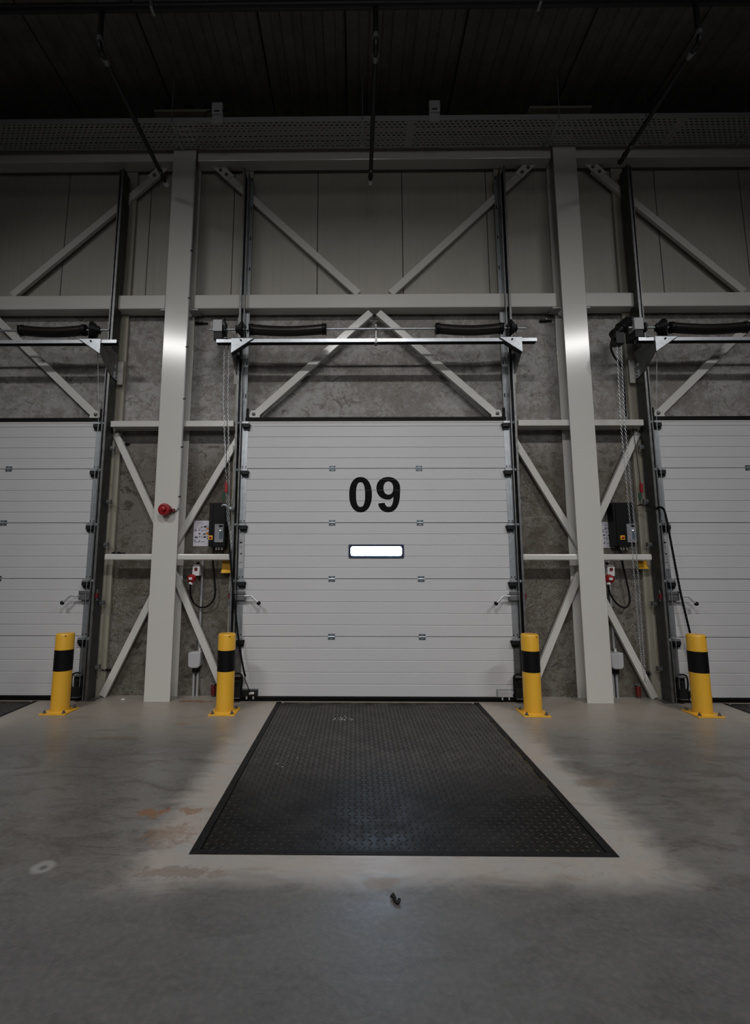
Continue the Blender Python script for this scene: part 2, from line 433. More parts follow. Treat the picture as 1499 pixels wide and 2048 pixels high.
# ------------------------------------------------------------------ door posts and tracks
for k in (-1,0,1):
    for s in (-1,1):
        if (k == -1 and s == -1) or (k == 1 and s == 1): continue
        c = k*PITCH
        who = {(-1,1):'at the right edge of the left door',(0,-1):'at the left edge of door 09',(0,1):'at the right edge of door 09',(1,-1):'at the left edge of the right door'}[(k,s)]
        m = MB()
        def bx(a,b,*r):
            lo,hi = sorted((c+s*a,c+s*b)); m.box(lo,hi,*r)
        bx(1.54,1.645,.166,.208,0,3.07); bx(1.505,1.645,.166,.208,3.07,6.345)
        tag(m.build('door_post', M['paint_shaded'], None, bevel=.003), 'beige upright post '+who, 'post', 'door posts')
        t = thing('door_track','dark galvanised vertical track '+who,'track',(c+s*1.55,.03,0),'vertical door tracks')
        m = MB()
        bx(1.568,1.576,-.05,.112,0,6.20)
        m.build('outer_channel', M['trackdk'], t)
        m = MB(); bx(1.553,1.576,-.056,-.0502,0,6.20); m.build('front_lip', M['galvdk'], t)
        m = MB()
        bx(1.523,1.527,-.036,.108,0,6.20); bx(1.515,1.527,-.040,-.036,0,6.20)
        m.build('roller_track', M['galvdk'], t)
        m = MB(); bx(1.488,1.567,.108,.114,3.06,6.20)
        m.build('mounting_angle', M['galv'], t)
        for j in range(8):
            z0 = 3.35+j*.40
            m = MB(); bx(1.500,1.512,.106,.108,z0,z0+.05); m.build('slot', M['dark'], t)
            MB().lathe((c+s*1.545,.108,z0+.2),(0,-1,0),[(0,.010),(.006,.009),(.008,.004)],8).build('rivet', M['galvbr'], t)
        for j,zz in enumerate((.30,.98,1.62,2.10,2.72)):
            m = MB(); bx(1.577,1.625,.060,.10,zz,zz+.05); m.build('fixing_bracket', M['galvdk'], t)
            m = MB(); m.cyl((c+s*1.60,.06,zz+.025),(c+s*1.60,.045,zz+.025),.011,n=8); m.build('bolt', M['zinc'], t)
        m = MB(); bx(1.553,1.64,-.045,.10,0,.006) ; m.build('foot_plate', M['galvdk'], t)

# ------------------------------------------------------------------ sectional doors
SE = [.045,.66,1.27,1.88,2.49,3.022]
def panel(c, z0, z1, zseam_top):
    # five planks per section, measured down from the upper seam
    g0 = .0025
    gz = [zseam_top-.122*j for j in range(1,5)]
    gz = sorted(q for q in gz if z0+.02 < q < z1-.02)
    poly = [(.042,z0+g0),(.004,z0+g0),(.0,z0+g0+.004)]
    for q in gz: poly += [(.0,q-.0085),(.0065,q-.0005),(.0065,q+.0003),(.0,q+.0020)]
    poly += [(.0,z1-g0-.004),(.004,z1-g0),(.042,z1-g0)]
    return MB().prism(poly,'x',c-1.50,c+1.50)
def make_door(k, name, label):
    c = k*PITCH
    t = thing(name, label, 'door', (c,.02,.0), kind='structure')
    tops = [.66,1.27,1.88,2.49,3.10]
    for j in range(5):
        panel(c,SE[j],SE[j+1],tops[j] if j<4 else 2.49+.61).build('door_section', M['white'], t)
    m = MB().box(c-1.495,c+1.495,-.003,.043,3.0205,3.034); m.build('top_cap', M['plwhite'], t)
    MB().box(c-1.485,c+1.485,.030,.205,3.036,3.094).build('top_seal', M['blackrub'], t)
    for s in (-1,1): MB().box(*sorted((c+s*1.452,c+s*1.478)),.030,.055,3.094,3.20).build('seal_flap', M['blackrub'], t)
    m = MB().box(c-1.50,c+1.50,-.012,.05,.034,.047); m.build('bottom_rail', M['blackpl'], t)
    m = MB().prism([(-.016,.033),(.05,.033),(.048,.012),(.036,.001),(-.002,.001),(-.014,.012)],'x',c-1.52,c+1.52); m.build('bottom_seal', M['blackrub'], t, smooth=50)
    for z in SE[1:5]:
        for hx in (-.485,.482):
            m = MB()
            m.box(c+hx-.036,c+hx+.036,-.004,-.0002,z+.006,z+.030); m.box(c+hx-.036,c+hx+.036,-.006,-.0002,z-.028,z-.004)
            h = m.build('hinge', M['zinc'], t)
            MB().cyl((c+hx-.036,-.008,z+.002),(c+hx+.036,-.008,z+.002),.0065,n=8).build('knuckle', M['galvbr'], h)
            m = MB()
            for dx in (-.023,.023):
                for dz in (.019,-.019): m.cyl((c+hx+dx,-.004,z+dz),(c+hx+dx,-.010,z+dz),.0055,n=6)
            m.build('screws', M['dark'], h)
    for s in (-1,1):
        def lohi(a,b): return tuple(sorted((c+s*a,c+s*b)))
        for j in range(5):
            lo,hi = lohi(1.443,1.513)
            m = MB(); m.box(lo,hi,-.005,-.0003,SE[j]+.006,SE[j+1]-.006)
            lo,hi = lohi(1.478,1.482); m.box(lo,hi,-.007,-.005,SE[j]+.006,SE[j+1]-.006)
            m.build('end_strip', M['galv'] if j else M['galvdk'], t)
        for z in SE[1:5]+[3.03]:
            top = z > 3
            zz = z-.012
            m = MB(); lo,hi = lohi(1.425,1.50)
            m.box(lo,hi,-.046,-.006,zz-.060,zz-.020)
            lo2,hi2 = lohi(1.412,1.505)
            m.prism([(lo2,zz-.022),(hi2,zz-.022),(hi2,zz-.082),(c+s*1.435 if s>0 else hi2,zz-.092),(c+s*1.435 if s<0 else lo2+.02,zz-.085)] if False else [(lo2,zz-.022),(hi2,zz-.022),(hi2-.008,zz-.088),(lo2+.016,zz-.088)],'y',-.020,-.0055)
            h = m.build('roller_bracket', M['dark'], t)
            m = MB(); lo,hi = lohi(1.430,1.508); m.box(lo,hi,-.050,-.012,zz-.019,zz+.004); m.build('bracket_lip', M['galv'], h)
            m = MB(); m.cyl((c+s*1.50,-.03,zz-.012),(c+s*1.560,-.03,zz-.012),.006,n=8); m.cyl((c+s*1.531,-.03,zz-.012),(c+s*1.549,-.03,zz-.012),.020,n=14); m.build('roller', M['zinc'], h, smooth=40)
            m = MB()
            for dx in (1.455,1.493): m.cyl((c+s*dx,-.0045,z+.022),(c+s*dx,-.010,z+.022),.007,n=6); m.cyl((c+s*dx,-.0045,zz-.10),(c+s*dx,-.010,zz-.10),.006,n=6)
            if not top: m.build('screws', M['dark'], h)
        # latch with bent lever
        m = MB(); lo,hi = lohi(1.408,1.522)
        m.box(lo,hi,-.058,-.006,1.045,1.100); m.box(lo,hi,-.062,-.054,1.108,1.145); m.box(lo,hi,-.056,-.006,1.100,1.112)
        h = m.build('lock_housing', M['galvdk'], t, bevel=.004)
        m = MB(); m.tube([(c+s*1.41,-.075,1.092),(c+s*1.36,-.078,1.093),(c+s*1.332,-.080,1.088),(c+s*1.296,-.084,1.052),(c+s*1.262,-.088,1.022)],.0105,8,5)
        m.build('lever', M['galvbr'], h, smooth=50)
        m = MB(); m.lathe((c+s*1.270,-.088,1.030),(-s*.72,0,-.68),[(-.0,.006),(.004,.016),(.014,.0225),(.026,.0215),(.036,.013),(.040,.002)],16); m.build('knob', M['blackpl'], h, smooth=60)
        m = MB(); m.cyl((c+s*1.435,-.062,1.128),(c+s*1.435,-.067,1.128),.008,n=8); m.cyl((c+s*1.498,-.062,1.128),(c+s*1.498,-.067,1.128),.008,n=8); m.build('screws', M['zinc'], h)
        # cable-break device at the foot and its hose
        m = MB(); lo,hi = lohi(1.425,1.508)
        m.box(lo,hi,-.085,-.006,.055,.155); m.box(lo,hi,-.055,-.006,.155,.262)
        m.cyl((c+s*1.47,-.060,.215),(c+s*1.47,-.075,.215),.018,n=14)
        h = m.build('cable_brake', M['dark'], t, bevel=.004)
        m = MB(); m.box(lo,hi,-.090,-.02,.262,.272); m.box(*lohi(1.43,1.51),-.095,-.02,.047,.056); m.build('mounting_plate', M['galvdk'], h)
        m = MB(); m.tube([(c+s*1.50,-.065,.290),(c+s*1.450,-.07,.294),(c+s*1.418,-.075,.275),(c+s*1.412,-.075,.20),(c+s*1.420,-.07,.12),(c+s*1.405,-.065,.075)],.009,8,5); m.build('hose', M['blackrub'], h, smooth=60)
        # corner bracket
        m = MB(); lo,hi = lohi(1.255,1.415)
        grey = (k == 0 and s == 1)
        m.box(lo,hi,-.045,-.012,.058,.118)
        h = m.build('corner_bracket', M['plgrey'] if grey else M['dark'], t, bevel=.003)
        m = MB(); m.box(min(lo,hi)-.012,max(lo,hi)+.004,-.012,-.002,.050,.128); m.build('back_plate', M['galv'], h)
        for dx in (1.30,1.37): MB().cyl((c+s*dx,-.030,.058),(c+s*dx,-.030,.028),.010,n=8).build('stud', M['galvbr'], h)
        if k == 0 and s == -1:
            m = MB(); m.tube([(c-1.335,-.047,.085),(c-1.315,-.055,.092),(c-1.29,-.050,.090)],.013,8,4); m.build('cable_gland', M['plwhite'], h, smooth=60)
        # lifting cable
        m = MB(); m.cyl((c+s*1.497,-.072,.12),(c+s*1.497,-.072,3.0),.0032,n=6); m.cyl((c+s*1.497,-.072,3.0),(c+s*1.49,-.20,3.96),.0032,n=6)
        m.build('lifting_cable', M['dark'] if k==0 else M['galv'], t)
    # maker's sticker on the edge strip
    m = MB(); m.box(c-1.506,c-1.448,-.0085,-.0072,1.38,1.74); st = m.build('safety_sticker', M['plgrey'], t)
    m = MB(); m.box(c-1.498,c-1.470,-.0092,-.0086,1.655,1.67); m.box(c-1.490,c-1.468,-.0092,-.0086,1.535,1.548); m.box(c-1.497,c-1.460,-.0092,-.0086,1.443,1.448)
    m.build('marks', M['ink'], st)
    m = MB()
    for i in range(10):
        a0,a1 = PI*2*i/12+.6, PI*2*(i+1)/12+.6
        p = [(c-1.483+math.cos(a)*r_, 1.618+math.sin(a)*r_) for a,r_ in ((a0,.013),(a1,.013),(a1,.008),(a0,.008))]
        m.prism(p,'y',-.0092,-.0086)
    for i in range(7): m.box(c-1.500,c-1.500+.02+.03*((i*37)%5)/5,-.0092,-.0086,1.70-i*.007,1.7025-i*.007)
    m.build('print', M['inkgrey'], st)
    return t
make_door(-1,'door_1','white ribbed sectional dock door at the left edge of the picture')
door = make_door(0,'door_2','white ribbed sectional dock door numbered 09 with a narrow lit window')
make_door(1,'door_3','white ribbed sectional dock door at the right edge, with motor drive')

# digits 0 and 9 (filled outlines with holes)
def glyph(name, outer, holes):
    cu = bpy.data.curves.new(name,'CURVE'); cu.dimensions = '2D'; cu.fill_mode = 'BOTH'
    for pts in [outer]+holes:
        sp = cu.splines.new('POLY'); sp.points.add(len(pts)-1)
        for p,q in zip(sp.points, pts): p.co = (q[0],q[1],0,1)
        sp.use_cyclic_u = True
    ob = bpy.data.objects.new(name, cu); COL.objects.link(ob)
    dg = bpy.context.evaluated_depsgraph_get()
    me = bpy.data.meshes.new_from_object(ob.evaluated_get(dg))
    bpy.data.objects.remove(ob); 
    org = ORG[door.name]
    y = -.0011
    vs = [(v.co.x, y, v.co.y) for v in me.vertices]; fs = [tuple(p.vertices) for p in me.polygons]
    import bmesh
    bm = bmesh.new(); bv = [bm.verts.new(v) for v in vs]
    for f in fs:
        try: bm.faces.new([bv[i] for i in f])
        except ValueError: pass
    # the film is broken along the plank grooves it crosses
    for zc,on in CUTS[name]:
        for dz in (-.0022,.0022):
            bmesh.ops.bisect_plane(bm, geom=bm.verts[:]+bm.edges[:]+bm.faces[:], plane_co=(0,0,zc+dz), plane_no=(0,0,1))
        bm.faces.ensure_lookup_table()
        dele = [f for f in bm.faces if abs(f.calc_center_median().z-zc) < .0022 and f.calc_center_median().x > on]
        bmesh.ops.delete(bm, geom=dele, context='FACES')
    r = bmesh.ops.extrude_face_region(bm, geom=bm.faces[:])
    for v in r['geom']:
        if isinstance(v, bmesh.types.BMVert): v.co.y += .0009
    bmesh.ops.recalc_face_normals(bm, faces=bm.faces)
    for v in bm.verts: v.co -= org
    m2 = bpy.data.meshes.new(name); bm.to_mesh(m2); bm.free(); m2.materials.append(M['vinyl'])
    o = bpy.data.objects.new(name, m2); COL.objects.link(o); o.parent = door
    return o
CUTS = {'digit_zero':[(2.2445,-.13)], 'digit_nine':[(2.366,0.),(2.2445,0.)]}
def se(cx, cz, rx, rz, p, n=64, a0=0, a1=2*PI):
    out = []
    for i in range(n):
        a = a0+(a1-a0)*i/n; ca, sa = math.cos(a), math.sin(a)
        out.append((cx+rx*math.copysign(abs(ca)**(2/p),ca), cz+rz*math.copysign(abs(sa)**(2/p),sa)))
    return out
zt, zb = 2.393, 1.998
zc = (zt+zb)/2; hh = (zt-zb)/2
d0 = glyph('digit_zero', se(-.171,zc,.126,hh,2.25), [se(-.171,zc,.050,hh*.70,2.5)]); d0['label'] = 'black digit zero'
# nine: bowl on top, stem sweeping down to a hooked tail
cx9 = .137; bz = 2.266; 
outer = []
outer += se(cx9,bz,.132,zt-bz,2.15,24,0,PI)                       # over the top to the left side
outer += se(cx9-.006,bz,.126,.128,2.1,20,PI,PI*1.60)              # round under the bowl
outer += [(.176,2.152),(.192,2.168),(.1935,2.160)]
outer += [(.189,2.118),(.178,2.082),(.162,2.062),(.140,2.0555),(.118,2.0625),(.103,2.079),(.0955,2.1015)]
outer += [(.060,2.100),(.0235,2.0945)]
outer += [(.030,2.064),(.046,2.036),(.068,2.015),(.098,2.002),(.135,1.998),(.172,2.003),(.204,2.020),(.232,2.052),(.253,2.100),(.264,2.160),(.2685,2.225)]
d9 = glyph('digit_nine', outer, [se(.138,2.268,.054,.074,2.2,40)]); d9['label'] = 'black digit nine'
# window
def rrect(x0,x1,z0,z1,r,n=5):
    out = []
    for cx,cz,a in ((x1-r,z1-r,0),(x0+r,z1-r,PI/2),(x0+r,z0+r,PI),(x1-r,z0+r,1.5*PI)):
        for i in range(n+1): out.append((cx+r*math.cos(a+PI/2*i/n), cz+r*math.sin(a+PI/2*i/n)))
    return out
o_, i_ = rrect(-.304,.301,1.496,1.643,.014), rrect(-.279,.276,1.519,1.620,.022)
m = MB(); nn = len(o_)
vs = [(p[0],-.012,p[1]) for p in o_]+[(p[0],-.012,p[1]) for p in i_]+[(p[0],-.0002,p[1]) for p in o_]+[(p[0],-.0002,p[1]) for p in i_]
fs = []
for i in range(nn):
    j = (i+1)%nn
    fs += [(i,j,nn+j,nn+i),(2*nn+i,2*nn+j,j,i),(nn+i,nn+j,3*nn+j,3*nn+i)]
m.add(vs,fs); wf = m.build('window_frame', M['winframe'], door, smooth=40)
MB().prism(rrect(-.280,.277,1.518,1.621,.022),'y',-.0052,-.0004).build('window_pane', M['pane'], wf, label='bright daylight window pane')

# ------------------------------------------------------------------ spring rails, shafts, hoists
def rail_bracket(c, s, t):
    m = MB()
    poly = [(-.31,3.882),(-.31,3.722),(-.09,3.582),(.04,3.558),(.102,3.560),(.102,3.882)]
    a,b = sorted((c+s*1.580,c+s*1.586)); m.prism(poly,'x',a,b)
    br = m.build('side_bracket', M['galvdk'], t)
    m = MB(); m.prism([(c+s*1.345,3.884),(c+s*1.586,3.884),(c+s*1.586,3.715)] if s<0 else [(c+s*1.345,3.884),(c+s*1.586,3.715),(c+s*1.586,3.884)],'y',-.316,-.311)
    m.build('front_plate', M['galv'], br)
    m = MB(); a = Vector((c+s*1.345,0,3.880)); b = Vector((c+s*1.583,0,3.715))
    m.add([(a.x,-.311,a.z),(b.x,-.311,b.z),(b.x,-.245,b.z),(a.x,-.245,a.z),(a.x,-.311,a.z-.005),(b.x,-.311,b.z-.005),(b.x,-.245,b.z-.005),(a.x,-.245,a.z-.005)],
          [(0,1,2,3),(7,6,5,4),(0,4,5,1),(1,5,6,2),(2,6,7,3),(3,7,4,0)])
    m.build('stiffener', M['dark'], br)
    m = MB(); m.cyl((c+s*1.48,-.316,3.858),(c+s*1.48,-.326,3.858),.010,n=8); m.build('bolt', M['dark'], br)
    a,b = sorted((c+s*1.375,c+s*1.57)); m = MB(); m.box(a,b,-.315,-.215,3.885,3.891)
    m.box(c+s*1.445-.004,c+s*1.445+.004,-.31,-.23,3.891,4.05); m.build('bearing_stand', M['dark'], br)
    a,b = sorted((c+s*1.588,c+s*1.65)); m = MB(); m.box(a,b,.104,.112,3.52,3.80); m.build('mounting_tab', M['paint'], br)
    # galvanised fixing lugs and bolts on the outer cheek, towards the post
    for z0,z1 in ((3.568,3.645),(3.69,3.725)): MB().box(*sorted((c+s*1.5865,c+s*1.592)),.020,.095,z0,z1).build('fixing_lug', M['galvbr'], br)
    for zz in (3.588,3.626,3.707): MB().cyl((c+s*1.592,.06,zz),(c+s*1.602,.06,zz),.012,n=8).build('bolt', M['zinc'], br)
    for z0,z1 in ((3.568,3.645),(3.69,3.725)): MB().box(*sorted((c+s*1.5795,c+s*1.574)),.020,.095,z0,z1).build('fixing_lug', M['galvbr'], br)
SHY, SHZ = -.272, 4.006
def spring_set(k, who):
    c = k*PITCH
    t = thing('spring_unit','bright galvanised rail with black torsion springs and cable drums '+who,'spring rail',(c,-.27,3.82),'spring rails over the doors')
    m = MB(); m.prism([(-.300,3.843),(-.297,3.843),(-.297,3.878),(-.225,3.878),(-.225,3.843),(-.222,3.843),(-.222,3.881),(-.300,3.881)],'x',c-1.757,c+1.755); m.build('box_rail', M['galvbr'], t)
    MB().box(c-1.756,c+1.754,-.2965,-.2255,3.844,3.850).build('rail_underside_shade', M['blackrub'], t)  # black strip painted in for the shade inside the open rail
    for s in (-1,1): rail_bracket(c,s,t)
    m = MB(); m.box(c-.014,c+.014,-.306,-.216,3.832,3.89); m.box(c-.006,c+.006,-.285,-.258,3.89,4.055); m.lathe((c-.010,SHY,SHZ),(1,0,0),[(0,.028),(.020,.028)],14)
    m.build('centre_bearing', M['galvdk'], t)
    m = MB(); m.cyl((c-1.845,SHY,SHZ),(c+1.645,SHY,SHZ),.0125,n=12); m.build('shaft', M['galv'], t, smooth=50)
    for x0,x1,dr in ((-1.40,-.545,-1),(.653,1.40,1)):
        m = MB(); pts = []; rad = []; L = x1-x0; nseg = int(L/.0052)
        for i in range(nseg+1):
            f = i/nseg; sag = .023*math.sin(PI*f)
            pts.append((c+x0+.03+(L-.06)*f,SHY,SHZ-sag)); rad.append(.0575 if i%2 else .0548)
        m.ring_sweep(pts,rad,18); m.build('torsion_spring', M['spring'], t, smooth=80)
        for e,dd in ((x0,1),(x1,-1)):
            m = MB(); m.lathe((c+e,SHY,SHZ),(dd,0,0),[(0,.050),(.004,.060),(.012,.062),(.018,.057),(.030,.064),(.046,.062),(.050,.058)],20)
            for q in range(3):
                a = q*2.1+.6; m.cyl((c+e+dd*.006,SHY+math.cos(a)*.058,SHZ+math.sin(a)*.058),(c+e+dd*.006,SHY+math.cos(a)*.072,SHZ+math.sin(a)*.072),.007,n=6)
            m.build('spring_plug', M['blackpl'], t, smooth=40)
    for s in (-1,1):
        K = .74
        prof = [(0,.088),(.004,.096),(.012,.096)]
        for q in range(9):
            u = .014+q*.0085; r = .094-.0065*q; prof += [(u,r),(u+.004,r-.006)]
        prof += [(.092,.034),(.110,.030),(.116,.022)]
        prof = [(u*K,r) for u,r in prof]
        m = MB(); m.lathe((c+s*1.468,SHY,SHZ),(s,0,0),prof,28)
        for q in range(4):
            a = q*PI/2+.5; m.cyl((c+s*1.545,SHY+math.cos(a)*.02,SHZ+math.sin(a)*.02),(c+s*1.545,SHY+math.cos(a)*.046,SHZ+math.sin(a)*.046),.006,n=6)
        m.build('cable_drum', M['dark'], t, smooth=35)
spring_set(-1,'of the left door'); spring_set(0,'of door 09'); spring_set(1,'of the right door')

def chain_mb(m, pts, pitch=.024, r=.0019):
    P = [Vector(p) for p in pts]; tot = sum((b-a).length for a,b in zip(P,P[1:])); nl = int(tot/pitch)
    def at(d):
        for a,b in zip(P,P[1:]):
            L = (b-a).length
            if d <= L: return a+(b-a)*(d/L), (b-a).normalized()
            d -= L
        return P[-1], (P[-1]-P[-2]).normalized()
    for i in range(nl):
        p, tg = at((i+.5)*tot/nl)
        u = tg.orthogonal().normalized() if abs(tg.z)<.9 else Vector((1,0,0)); u = (u-tg*u.dot(tg)).normalized(); w = tg.cross(u)
        a = PI/4+(PI/2)*(i%2); side = u*math.cos(a)+w*math.sin(a); nrm = tg.cross(side)
        N = 8; vs = []; fs = []
        for q in range(N):
            b = 2*PI*q/N; cpt = p+tg*(math.cos(b)*pitch*.66)+side*(math.sin(b)*pitch*.31); rad = (tg*math.cos(b)+side*math.sin(b))
            for e in range(4):
                an = PI/2*e; vs.append(cpt+rad*(r*math.cos(an))+nrm*(r*math.sin(an)))
        for q in range(N):
            for e in range(4): fs.append((q*4+e,((q+1)%N)*4+e,((q+1)%N)*4+(e+1)%4,q*4+(e+1)%4))
        m.add(vs,fs)
def hoist(c, who, motor):
    t = thing('chain_hoist', ('chain hoist gearbox with black drive motor ' if motor else 'hand chain hoist with grey gearbox ')+who,'hoist',(c-1.745,-.24,3.882),'chain hoists')
    m = MB(); x0,x1 = c-1.798,c-1.695
    m.box(x0,x1,-.315,-.19,3.968,4.105); m.build('gearbox', M['plgrey'], t, bevel=.006)
    m = MB(); m.box(x0+.012,x1+.004,-.19,-.10,3.90,4.15); m.box(x0+.01,x1,-.30,-.20,3.884,3.968)
    m.cyl((x0+.03,-.15,4.10),(x0+.03,-.15,4.20),.022,n=12); m.cyl((x0+.075,-.15,4.10),(x0+.075,-.15,4.20),.022,n=12)
    m.build('housing', M['dark'], t, bevel=.004)
    m = MB(); m.lathe((x1+.006,SHY,SHZ),(1,0,0),[(0,.050),(.006,.056),(.012,.044),(.022,.044),(.028,.056),(.034,.050)],20); m.build('chain_wheel', M['dark'], t, smooth=40)
    m = MB(); m.tube([(x1+.002,-.318,4.11),(x1+.004,-.318,4.06),(x1+.030,-.318,4.025),(x1+.032,-.318,3.97)],.004,6,5); m.box(x1+.026,x1+.060,-.320,-.30,3.888,3.894); m.build('chain_guide', M['zinc'], t)
    if motor:
        m = MB(); m.lathe((c-1.815,-.24,4.10),(-.72,0,-.70),[(0,.05),(.02,.062),(.10,.062),(.11,.070),(.13,.070),(.14,.058),(.20,.058),(.215,.064),(.245,.060),(.255,.03)],20)
        m.box(c-2.02,c-1.93,-.34,-.23,3.80,3.92); mo = m.build('drive_motor', M['blackpl'], t, smooth=40)
        m = MB(); m.tube([(c-1.96,-.30,3.84),(c-2.035,-.30,3.86),(c-2.065,-.30,3.77),(c-2.02,-.28,3.66),(c-1.95,-.28,3.52),(c-1.945,-.27,3.0)],.011,8,6); m.build('motor_cable', M['blackrub'], mo, smooth=60)
    m = MB()
    if not motor:
        chain_mb(m,[(c-1.693,-.205,3.955),(c-1.680,-.205,3.2),(c-1.623,-.205,2.42),(c-1.600,-.20,2.015)])
        chain_mb(m,[(c-1.645,-.205,3.955),(c-1.631,-.205,3.2),(c-1.588,-.205,2.42),(c-1.580,-.20,2.015)])
        chain_mb(m,[(c-1.600,-.20,2.015),(c-1.594,-.19,1.90),(c-1.566,-.18,1.78),(c-1.552,-.18,1.66),(c-1.547,-.17,1.58)])
        chain_mb(m,[(c-1.580,-.20,2.015),(c-1.578,-.19,1.90),(c-1.556,-.18,1.78),(c-1.545,-.18,1.66),(c-1.547,-.17,1.58)])
        m2 = MB(); m2.tube([(c-1.650,-.22,2.045),(c-1.618,-.225,2.052),(c-1.590,-.21,2.030),(c-1.576,-.20,2.012)],.012,8,5); m2.box(c-1.60,c-1.553,-.20,-.045,2.008,2.036); m2.build('chain_cleat', M['galv'], t, smooth=50)
    else:
        q = c-PITCH
        chain_mb(m,[(q+2.622,-.29,3.84),(q+2.594,-.30,2.90),(q+2.612,-.30,1.83),(q+2.611,-.30,1.34),(q+2.619,-.30,.43),(q+2.640,-.30,.26),(q+2.644,-.30,.43),(q+2.651,-.30,1.34),(q+2.653,-.30,1.83),(q+2.636,-.30,2.90),(q+2.668,-.29,3.84)])
    m.build('hand_chain', M['galv'], t)
hoist(0,'at the left end of the door 09 shaft',False)
hoist(PITCH,'at the left end of the right door shaft',True)

# emergency release pulls: a red grip, a green tag and their cord
def pull(x,y,z,who,cordtop):
    t = thing('release_pull','red and green release grips on a cord '+who,'pull',(x,y,z-.12),'release pulls')
    m = MB(); m.box(x-.014,x+.014,y-.012,y+.012,z-.06,z+.04); m.cyl((x-.006,y,z+.04),(x-.006,y,z+.07),.007,n=8); m.build('red_grip', M['red'], t, bevel=.006)
    m = MB(); m.box(x-.036,x-.012,y-.009,y+.007,z-.15,z-.063); m.build('green_grip', M['green'], t, bevel=.005)
    m = MB(); m.tube([cordtop,((cordtop[0]+x)/2,(cordtop[1]+y)/2,(cordtop[2]+z)/2),(x-.006,y,z+.065)],.003,6,4); m.build('cord', M['dark'], t)
pull(-1.606,-.235,2.245,'hanging beside the chain of door 09',(-1.665,-.15,3.89))
pull(2.988,.10,2.29,'hanging at the post of the right door',(2.945,.10,3.05))

# ------------------------------------------------------------------ control gear on the piers
def control_box(x0,x1,who,flip=0):
    t = thing('control_box','tall black door control box '+who,'control box',((x0+x1)/2,.14,1.62),'door control boxes')
    m = MB(); m.box(x0,x1,.07,.208,1.625,2.115); m.build('enclosure', M['blackpl'], t, bevel=.006)
    m = MB(); m.box(x0+.02,x0+.045,.062,.07,1.64,2.10); m.build('cover_ridge', M['blackpl'], t)
    kx = x0+(.070 if not flip else .130); 
    m = MB(); m.box(kx,kx+.100,.058,.069,1.668,1.872); kp = m.build('keypad', M['greypanel'], t, bevel=.004)
    m = MB(); m.box(kx+.046,kx+.092,.0565,.058,1.838,1.862); m.build('display', M['blackp'], kp)
    m = MB(); m.box(kx+.010,kx+.050,.0565,.058,1.705,1.832); m.build('legend', M['inkgrey'], kp)
    m = MB(); m.box(kx+.054,kx+.092,.0565,.058,1.705,1.790); m.build('buttons', M['bluegrey'], kp)
    m = MB(); m.cyl((kx+.064,.058,1.802),(kx+.064,.054,1.802),.006,n=10); m.build('indicator', M['led'], kp)
    sx = x0+(.003 if not flip else .055)
    m = MB(); m.box(sx,sx+.046,.060,.069,1.698,1.745); sw = m.build('switch_plate', M['yellow'], t)
    m = MB(); m.lathe((sx+.023,.060,1.7215),(0,-1,0),[(0,.014),(.010,.014),(.013,.010)],14); m.build('main_switch', M['red'], sw, smooth=40)
    for q in (.08,.11,.145): MB().cyl((x0+q,.12,1.625),(x0+q,.12,1.588),.011,n=10).build('cable_gland', M['plgrey'], t, smooth=40)
control_box(-1.868,-1.682,'beside the chain of door 09')
control_box(2.640,2.862,'between the plain column and the right door',1)

def poster(x0,x1,z0,z1,who):
    t = thing('instruction_sheet','white pictogram instruction sheet '+who,'sheet',((x0+x1)/2,.205,z0),'instruction sheets')
    MB().box(x0,x1,.2045,.2098,z0,z1).build('paper', M['paper'], t)
    w, h = x1-x0, z1-z0
    def blk(name, matl, L):
        m = MB()
        for a,b,c,d in L: m.box(x0+a*w,x0+b*w,.2036,.2044,z0+c*h,z0+d*h)
        m.build(name, matl, t)
    blk('dark_pictograms', M['ink'], [(.48,.53,.70,.79),(.30,.46,.70,.715),(.44,.58,.90,.91),(.44,.64,.86,.872),(.57,.63,.735,.76),(.66,.82,.725,.795),(.33,.45,.46,.51),(.62,.78,.455,.50),
                       (.08,.30,.315,.345),(.10,.26,.355,.385),(.66,.80,.325,.395),(.08,.12,.16,.245),(.12,.30,.155,.17),(.38,.42,.16,.245),(.24,.38,.155,.172),(.50,.74,.165,.18)])
    blk('grey_pictograms', M['inkgrey'], [(.30,.42,.60,.66),(.50,.60,.58,.64),(.68,.80,.60,.65),(.84,.97,.76,.79),(.06,.20,.58,.66),(.36,.44,.33,.40),(.52,.58,.31,.40),(.84,.97,.36,.40),(.84,.97,.27,.33),(.64,.70,.42,.45)])
    blk('orange_pictograms', M['orange'], [(.82,.95,.655,.72),(.80,.97,.45,.55)])
poster(-2.080,-1.900,1.632,1.925,'partly behind the brace by the door 09 control box')
poster(2.515,2.700,1.614,1.908,'partly behind the plain column')

def chock_holder(x0,x1,z0,z1,y,who):
    t = thing('yellow_holder','small yellow folded holder under the lower rail '+who,'holder',((x0+x1)/2,y,z0),'yellow holders')
    m = MB(); m.box(x0,x1,y+.001,y+.004,z0+.03,z1); m.build('back_sheet', M['yellow'], t)
    m = MB(); m.add([(x0,y,z0+.045),(x0,y-.028,z0),(x1,y-.028,z0),(x1,y,z0+.028)],[(0,1,2,3)]); m.add([(x0,y,z0+.041),(x0,y-.028,z0-.004),(x1,y-.028,z0-.004),(x1,y,z0+.024)],[(3,2,1,0)]); m.build('front_lip', M['yellow'], t)
chock_holder(-1.712,-1.600,1.335,1.468,.10,'by the left edge of door 09')
chock_holder(2.880,2.985,1.385,1.468,.10,'by the left edge of the right door')

